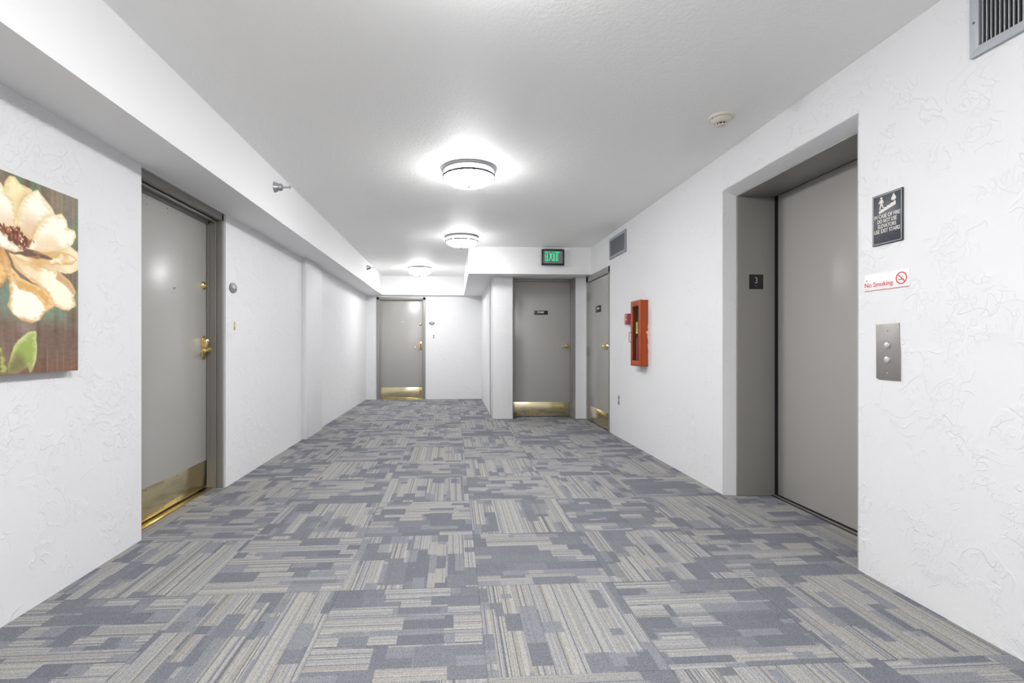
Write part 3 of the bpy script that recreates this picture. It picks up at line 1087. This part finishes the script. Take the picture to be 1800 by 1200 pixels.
def bell(mt, loc, label, mat):
    t = empty('doorbell', loc, label, 'doorbell', 'slim doorbell buttons beside the apartment doors')
    b = MB()
    lbox(b, mt, -0.011, 0.011, -0.034, 0.034, 0, 0.004, 0.0015)
    b.build('bell_plate', mat, t)
    b = MB()
    b.lathe([(0, 0.008), (0.005, 0.0075), (0.007, 0.004)], 16, mt)
    b.build('button', M['white'], t)
    for z in (-0.026, 0.026):
        b = MB().lathe([(0, 0.0055), (0.002, 0.005), (0.003, 0.004)], 8, mt @ Matrix.Translation((0, z, 0)))
        b.build('screw', M['greyplate'], t)


bell(on_left(4.012, 1.229), (XL, 4.012, 1.229), 'slim brass doorbell below the oval plaque on the left wall', M['brass'])
bell(on_front(-0.383, 1.250, YF), (-0.383, YF, 1.250), 'tiny dark doorbell below the oval plaque at the far end', M['greyplate'])

# ------------------------------------------------------------------ call panel
t = empty('elevator_call_panel', (XR, 2.076, 1.046), 'brushed steel elevator call panel with two round buttons', 'elevator call panel')
mt = on_right(2.076, 1.046)
b = MB()
b.prism([(-0.062, 0.124), (0.056, 0.127), (0.0575, 0.05), (0.062, 0.0), (0.062, -0.126), (-0.040, -0.126), (-0.060, -0.121)], 0, 0.0045, mt, 0.001)
b.build('face_plate', M['steel'], t)
for z in (0.030, -0.034):
    b = MB().lathe([(0.0125, 0.0075), (0.0155, 0.0075), (0.0165, 0.0045)], 28, mt @ Matrix.Translation((-0.002, z, 0)))
    r = b.build('button_ring', M['chrome'], t)
    b = MB().lathe([(0, 0.0105), (0.009, 0.010), (0.012, 0.0085), (0.0125, 0.0045)], 28, mt @ Matrix.Translation((-0.002, z, 0)))
    b.build('button', simple('pearly button', (0.75, 0.73, 0.74, 1), 0.15, 0.6), r)
for z in (0.095, -0.095):
    b = MB().lathe([(0, 0.0065), (0.0025, 0.0062), (0.0042, 0.0045)], 14, mt @ Matrix.Translation((-0.002, z, 0)))
    b.build('screw', M['chrome'], t)

# ------------------------------------------------------------------ fire warning sign
t = empty('fire_warning_sign', (XR, 2.077, 1.643), 'dark sign reading IN CASE OF FIRE DO NOT USE ELEVATORS USE EXIT STAIRS', 'sign')
mt = on_right(2.077, 1.643)
W, H = 0.0765, 0.114
b = MB()
lbox(b, mt, -W, W, -H, H, 0, 0.007, 0.001)
b.build('plate', M['signblack'], t)
b = MB()
e = 0.0045
for (x0, x1, y0, y1) in ((-W + e, W - e, H - e - 0.0018, H - e), (-W + e, W - e, -H + e, -H + e + 0.0018), (-W + e, -W + e + 0.0018, -H + e, H - e), (W - e - 0.0018, W - e, -H + e, H - e)):
    lbox(b, mt, x0, x1, y0, y1, 0.0068, 0.0076)
b.build('border', M['cream'], t)
b = MB()
for k, (s_, wd) in enumerate((('IN CASE OF FIRE', 0.130), ('DO NOT USE', 0.097), ('ELEVATORS', 0.092), ('USE EXIT STAIRS', 0.131))):
    text_mb(b, s_, 0.0245, mt, 0, 0.0125 - k * 0.0223, 0.0072, width=wd, bold=0.0002)
b.build('lettering', M['cream'], t, smooth=False)
b = MB()                            # stairs, walking figure, flame
x, y = -0.040, 0.040
st = [(-0.040, 0.026), (-0.040, 0.040)]
for k in range(5):
    x += 0.0165
    st += [(x - 0.008, y), (x - 0.008, y + 0.0053)]
    y += 0.0053
st += [(0.044, y), (0.044, y - 0.017)]
b.prism(st, 0.007, 0.0078, mt)
f = Matrix.Translation((-0.028, 0.073, 0))
b.prism([(0.0055 * math.cos(k * PI / 8), 0.022 + 0.0055 * math.sin(k * PI / 8)) for k in range(16)], 0.007, 0.0078, mt @ f)
b.prism([(-0.007, 0.015), (0.007, 0.015), (0.013, 0.0), (0.010, -0.002), (0.006, 0.006), (0.006, -0.006), (0.012, -0.022), (0.007, -0.023), (0.000, -0.008), (-0.006, -0.028), (-0.011, -0.028), (-0.006, -0.006), (-0.006, 0.006), (-0.012, -0.001), (-0.015, 0.001)], 0.007, 0.0078, mt @ f)
f = Matrix.Translation((0.034, 0.083, 0))
b.prism([(0, 0.020), (0.005, 0.010), (0.011, 0.001), (0.012, -0.006), (0.007, -0.012), (-0.007, -0.012), (-0.012, -0.006), (-0.010, 0.002), (-0.005, 0.009)], 0.007, 0.0078, mt @ f)
b.build('pictogram', M['cream'], t, smooth=False)
b = MB()
rnd = random.Random(2)
for row in range(3):
    for k in range(15):
        if rnd.random() < 0.7:
            b.lathe([(0, 0.0012), (0.0010, 0.0008), (0.0013, 0)], 6, mt @ Matrix.Translation((-0.050 + 0.007 * k, -0.072 - 0.010 * row, 0.007)))
b.build('braille_dots', M['signblack'], t)

# ------------------------------------------------------------------ no smoking sign
t = empty('no_smoking_sign', (XR, 2.086, 1.365), 'small white No Smoking sign with a red crossed circle', 'sign')
mt = on_right(2.086, 1.365)
b = MB()
lbox(b, mt, -0.115, 0.115, -0.038, 0.038, 0, 0.003, 0.0008)
b.build('plate', M['white'], t)
b = MB()
text_mb(b, 'No Smoking', 0.030, mt, -0.040, -0.012, 0.0032, bold=0.0002)
lbox(b, mt, -0.115, 0.112, -0.038, -0.0365, 0.0029, 0.0034)
b.build('lettering', M['red'], t, smooth=False)
b = MB()
c2 = mt @ Matrix.Translation((0.076, 0.002, 0.003))
for q in range(36):
    a0, a1 = q * PI / 18, (q + 1) * PI / 18
    b.prism([(0.027 * math.cos(a0), 0.027 * math.sin(a0)), (0.027 * math.cos(a1), 0.027 * math.sin(a1)), (0.022 * math.cos(a1), 0.022 * math.sin(a1)), (0.022 * math.cos(a0), 0.022 * math.sin(a0))], 0.0, 0.0008, c2)
lbox(b, c2 @ Matrix.Rotation(-PI / 4, 4, 'Z'), -0.023, 0.023, -0.0022, 0.0022, 0.0004, 0.0010)
b.build('prohibition_ring', M['red'], t, smooth=False)
b = MB()
lbox(b, c2, -0.015, 0.004, -0.0075, -0.0045, 0, 0.0005)
lbox(b, c2, 0.0055, 0.013, -0.0075, -0.0045, 0, 0.0005)
for k in range(2):
    b.tube([c2 @ Vector((0.004 + 0.005 * k, 0.0, 0.0004)), c2 @ Vector((0.001 + 0.005 * k, 0.004, 0.0004)), c2 @ Vector((0.005 + 0.005 * k, 0.008, 0.0004)), c2 @ Vector((0.001 + 0.005 * k, 0.012, 0.0004))], 0.0005, 5)
b.build('cigarette_symbol', M['black'], t, smooth=False)
b = MB().lathe([(0, 0.0045), (0.0025, 0.0042), (0.0035, 0.003)], 12, mt @ Matrix.Translation((-0.104, 0.010, 0)))
b.build('screw', M['greyplate'], t)


# ------------------------------------------------------------------ flower painting on canvas
PW, PH, PX = 0.76, 0.766, -1.677
PY1, PZ0 = 2.332, 0.963
POL = {
'P1':[(0.369,0.69),(0.359,0.718),(0.341,0.749),(0.323,0.755),(0.3,0.737),(0.246,0.726),(0.277,0.682),(0.302,0.648),(0.317,0.571),(0.327,0.598),(0.335,0.654),(0.359,0.675)],
'P2':[(0.382,0.714),(0.375,0.702),(0.359,0.675),(0.331,0.644),(0.321,0.614),(0.329,0.568),(0.343,0.561),(0.382,0.556),(0.456,0.565),(0.477,0.646),(0.438,0.706)],
'P3':[(0.3,0.642),(0.285,0.668),(0.246,0.717),(0.214,0.734),(0.191,0.714),(0.163,0.695),(0.133,0.664),(0.191,0.621),(0.228,0.57),(0.246,0.532),(0.285,0.549),(0.304,0.574),(0.306,0.611)],
'P4':[(0.246,0.513),(0.228,0.555),(0.201,0.603),(0.177,0.634),(0.138,0.658),(0.093,0.67),(0.072,0.655),(0.064,0.62),(0.024,0.617),(0.016,0.594),(0.035,0.56),(0.077,0.531),(0.138,0.499),(0.201,0.487),(0.259,0.491)],
'P5':[(0.335,0.473),(0.268,0.486),(0.177,0.49),(0.108,0.509),(0.046,0.541),(0.002,0.524),(0.002,0.456),(0.046,0.433),(0.108,0.426),(0.191,0.431),(0.246,0.433),(0.302,0.446)],
'P6':[(0.339,0.465),(0.302,0.443),(0.205,0.427),(0.108,0.42),(0.046,0.387),(0.018,0.348),(0.029,0.322),(0.016,0.29),(0.056,0.268),(0.118,0.277),(0.143,0.295),(0.177,0.343),(0.246,0.373),(0.294,0.396),(0.323,0.428)],
'P7':[(0.375,0.476),(0.355,0.448),(0.335,0.401),(0.302,0.369),(0.246,0.354),(0.191,0.338),(0.158,0.31),(0.136,0.28),(0.177,0.257),(0.205,0.224),(0.242,0.207),(0.281,0.212),(0.323,0.232),(0.345,0.263),(0.335,0.3),(0.339,0.353),(0.359,0.397),(0.375,0.437)],
'P8':[(0.382,0.471),(0.371,0.431),(0.347,0.381),(0.367,0.35),(0.382,0.33),(0.42,0.319),(0.456,0.416)],
'LEAF':[(0.353,0.008),(0.331,0.08),(0.302,0.131),(0.264,0.157),(0.228,0.162),(0.224,0.112),(0.228,0.055),(0.25,0.007),(0.259,0.037),(0.302,0.009)],
'STAM':[(0.405,0.564),(0.382,0.566),(0.335,0.563),(0.302,0.568),(0.277,0.544),(0.239,0.529),(0.259,0.495),(0.289,0.489),(0.331,0.503),(0.351,0.524),(0.382,0.534),(0.405,0.54)],
'LIP':[(0.382,0.533),(0.359,0.526),(0.343,0.515),(0.331,0.499),(0.302,0.487),(0.285,0.483),(0.323,0.475),(0.359,0.479),(0.382,0.482),(0.456,0.504),(0.456,0.531)],
'SHADE':[(0.359,0.476),(0.294,0.488),(0.224,0.487),(0.148,0.475),(0.214,0.467),(0.281,0.467),(0.335,0.468)],
'FOLD':[(0.158,0.472),(0.098,0.506),(0.046,0.504),(0.013,0.493),(0.035,0.472),(0.108,0.46),(0.148,0.453)],
'OR7':[(0.331,0.402),(0.302,0.369),(0.246,0.354),(0.191,0.338),(0.158,0.31),(0.136,0.28),(0.177,0.269),(0.196,0.298),(0.246,0.328),(0.298,0.333),(0.331,0.365)],
'OR6':[(0.108,0.42),(0.046,0.387),(0.018,0.348),(0.029,0.343),(0.067,0.372),(0.118,0.398)],
'STEM':[(0.382,0.112),(0.371,0.077),(0.355,0.005),(0.375,0.006),(0.382,0.049)],
}
mir = lambda P: [(0.79 - s_, t_) for s_, t_ in P]
POL['M3'] = mir(POL['P3']); POL['M4'] = mir(POL['P4']); POL['M5'] = mir(POL['P5']); POL['M6'] = mir(POL['P6']); POL['M7'] = [(0.80 - s_, t_ + 0.03) for s_, t_ in POL['P7']]


def paint(Sg, Tg):
    rng = np.random.RandomState(5)
    def vnoise(fs, ft, seed):
        r = np.random.RandomState(seed).rand(128, 128)
        a, c = Sg * fs + seed * 3.1, Tg * ft + seed * 1.7
        i, j = np.floor(a).astype(int), np.floor(c).astype(int)
        u, v = a - i, c - j
        u, v = u * u * (3 - 2 * u), v * v * (3 - 2 * v)
        g = lambda p, q: r[p % 128, q % 128]
        return (g(i, j) * (1 - u) + g(i + 1, j) * u) * (1 - v) + (g(i, j + 1) * (1 - u) + g(i + 1, j + 1) * u) * v
    C = lambda *c: np.array(srgb(*c)[:3])
    mixf = lambda a, b_, f: a * (1 - f[..., None]) + b_ * f[..., None]
    ws = Sg + (vnoise(40, 40, 11) - 0.5) * 0.006
    wt = Tg + (vnoise(40, 40, 12) - 0.5) * 0.006

    def inside(poly):
        ins = np.zeros(Sg.shape, bool)
        dist = np.full(Sg.shape, 9.0)
        n = len(poly)
        for k in range(n):
            x0, y0 = poly[k]
            x1, y1 = poly[(k + 1) % n]
            dx, dy = x1 - x0, y1 - y0
            h = np.clip(((ws - x0) * dx + (wt - y0) * dy) / (dx * dx + dy * dy + 1e-9), 0, 1)
            dist = np.minimum(dist, np.hypot(ws - x0 - h * dx, wt - y0 - h * dy))
            cond = (y0 > wt) != (y1 > wt)
            xi = x0 + (wt - y0) * dx / (dy if abs(dy) > 1e-9 else 1e-9)
            ins ^= cond & (ws < xi)
        return np.where(ins, dist, -dist)
    sm = lambda x, a, b_: (lambda t_: t_ * t_ * (3 - 2 * t_))(np.clip((x - a) / (b_ - a), 0, 1))

    n1, n2, n3 = vnoise(9, 7, 1), vnoise(22, 9, 2), vnoise(60, 120, 3)
    img = mixf(C(98, 88, 70) + 0 * Sg[..., None], C(140, 118, 98), n1)
    img = mixf(img, C(112, 86, 76), sm(0.35 - Tg, 0.0, 0.2) * 0.7)
    img = mixf(img, C(104, 126, 92), sm(n2, 0.5, 0.8) * sm(Tg, 0.45, 0.62) * 0.9)
    img = mixf(img, C(118, 116, 108), sm(np.abs(Sg - 0.05), 0.05, 0.0) * sm(Tg, 0.5, 0.7) * 0.7)
    tl = sm(np.abs(Tg - 0.28), 0.11, 0.02) * sm(vnoise(14, 12, 6), 0.25, 0.6)
    img = mixf(img, C(122, 150, 124), tl * 0.75)
    img = mixf(img, C(112, 132, 116), sm(np.abs(Sg - 0.36), 0.03, 0.005) * sm(np.abs(Tg - 0.31), 0.12, 0.05))
    img = mixf(img, C(150, 132, 122), sm(np.hypot(Sg - 0.27, (Tg - 0.19)), 0.06, 0.01) * 0.7)
    img = mixf(img, C(128, 84, 60), sm(0.06 - Tg, -0.03, 0.05) * 0.5)
    st1 = vnoise(95, 6, 21)
    st2 = vnoise(30, 150, 22)
    img = mixf(img, C(150, 138, 112), sm(st1, 0.55, 0.95) * 0.35)
    img = mixf(img, C(84, 66, 54), sm(vnoise(60, 5, 23), 0.6, 0.95) * 0.45)
    img = img * (0.84 + 0.20 * n3[..., None] + 0.12 * st2[..., None])

    def petal(key, base, edge, width, shade=None, sdir=None, amt=0.6):
        nonlocal img
        d = inside(POL[key])
        a = sm(d, -0.0075, -0.0035)
        col = mixf(edge + 0 * Sg[..., None], base, sm(d + (n3 - 0.5) * 0.016 + (n2 - 0.5) * 0.012, -0.006, width))
        col = mixf(col, edge * 0.86, sm(d, 0.0, -0.006) * 0.6)
        if shade is not None:
            (cx, cy), r0, r1 = sdir
            f = sm(np.hypot(Sg - cx, Tg - cy) + (n2 - 0.5) * 0.06, r1, r0) * amt
            col = mixf(col, shade, f)
        col = col * (0.95 + 0.05 * n3[..., None] + 0.04 * st1[..., None])
        img = mixf(img, col, a)
    CR, PE, OR = C(246, 243, 222), C(232, 214, 170), C(206, 156, 96)
    BR = C(150, 100, 66)
    for k in ('M7', 'M6', 'M5', 'M4', 'M3'):
        petal(k, CR, PE, 0.03, OR, ((0.42, 0.5), 0.03, 0.18), 0.6)
    petal('P1', C(240, 228, 178), C(226, 202, 148), 0.02, OR, ((0.262, 0.66), 0.02, 0.10), 0.55)
    petal('P2', CR, PE, 0.012, OR, ((0.34, 0.56), 0.02, 0.12), 0.5)
    petal('P3', CR, PE, 0.022, OR, ((0.25, 0.53), 0.02, 0.13), 0.7)
    petal('P4', CR, PE, 0.018, C(222, 184, 128), ((0.16, 0.505), 0.01, 0.07), 0.6)
    petal('P8', C(226, 186, 118), C(176, 128, 78), 0.02)
    petal('P5', C(240, 226, 186), PE, 0.014, C(206, 150, 80), ((0.20, 0.480), 0.02, 0.13), 0.75)
    petal('FOLD', C(246, 238, 208), C(222, 176, 108), 0.014, C(222, 168, 92), ((0.04, 0.475), 0.0, 0.05), 0.8)
    petal('P6', C(246, 242, 214), C(220, 184, 128), 0.018, C(222, 178, 116), ((0.30, 0.43), 0.02, 0.16), 0.6)
    petal('OR6', C(206, 160, 112), C(214, 176, 130), 0.008)
    petal('P7', C(248, 246, 222), C(214, 170, 108), 0.016, C(204, 150, 84), ((0.34, 0.44), 0.03, 0.14), 0.85)
    petal('OR7', C(216, 164, 94), C(230, 196, 140), 0.010)
    petal('SHADE', C(104, 74, 56), C(150, 110, 80), 0.006)
    petal('LIP', C(246, 243, 226), C(214, 190, 150), 0.010)
    petal('LEAF', C(150, 168, 84), C(196, 202, 136), 0.020, C(112, 96, 68), ((0.31, 0.0), 0.03, 0.10), 0.8)
    petal('STEM', C(168, 168, 100), C(120, 110, 70), 0.006)
    d = inside(POL['STAM'])
    sp = vnoise(170, 170, 8)
    col = mixf(C(96, 48, 32) + 0 * Sg[..., None], C(160, 96, 58), sm(vnoise(120, 60, 9), 0.4, 0.8))
    col = mixf(col, C(236, 204, 150), sm(sp, 0.80, 0.9))
    img = mixf(img, col, sm(d + (vnoise(150, 50, 10) - 0.5) * 0.022, -0.002, 0.003))
    return np.clip(img, 0, 1)


def make_painting():
    t = empty('painting', (XL, PY1 - PW / 2, PZ0), 'unframed canvas painting of a large cream flower on the left wall', 'painting')
    n = 300
    s_ = np.linspace(0, PW, n)
    q = np.linspace(0, PH, n)
    Sg, Tg = np.meshgrid(s_, q)
    img = paint(Sg, Tg)
    # the print wraps round the canvas edges: one extra ring of vertices at the wall
    verts, cols = [], []
    for r in range(-1, n + 1):
        for c in range(-1, n + 1):
            rr, cc = min(max(r, 0), n - 1), min(max(c, 0), n - 1)
            edge = (r != rr) or (c != cc)
            verts.append((XL + 0.002 if edge else PX, PY1 - s_[cc], PZ0 + q[rr]))
            cols.append(tuple(img[rr, cc]) + (1.0,))
    w2 = n + 2
    faces = [(r * w2 + c, r * w2 + c + 1, (r + 1) * w2 + c + 1, (r + 1) * w2 + c) for r in range(w2 - 1) for c in range(w2 - 1)]
    me = bpy.data.meshes.new('canvas')
    me.from_pydata(verts, [], faces)
    ca = me.color_attributes.new('paint', 'FLOAT_COLOR', 'POINT')
    ca.data.foreach_set('color', np.array(cols, dtype=np.float32).ravel())
    m, nt, b_ = new_mat('printed canvas')
    at = nt.nodes.new('ShaderNodeAttribute')
    at.attribute_name = 'paint'
    nt.links.new(at.outputs['Color'], b_.inputs['Base Color'])
    b_.inputs['Roughness'].default_value = 0.6
    set_bump(nt, b_, noise_tex(nt, 90.0, 4, rough=0.7), 0.25, 0.002)
    me.materials.append(m)
    o = bpy.data.objects.new('canvas', me)
    COL.objects.link(o)
    o.parent = t
    me.transform(Matrix.Translation(-root_loc(t)))
    bb = MB().box(XL, XL + 0.02, PY1 - PW + 0.004, PY1 - 0.004, PZ0 + 0.004, PZ0 + PH - 0.004)
    bb.build('stretcher_frame', simple('pine stretcher', (0.5, 0.36, 0.2, 1), 0.7), t)


make_painting()
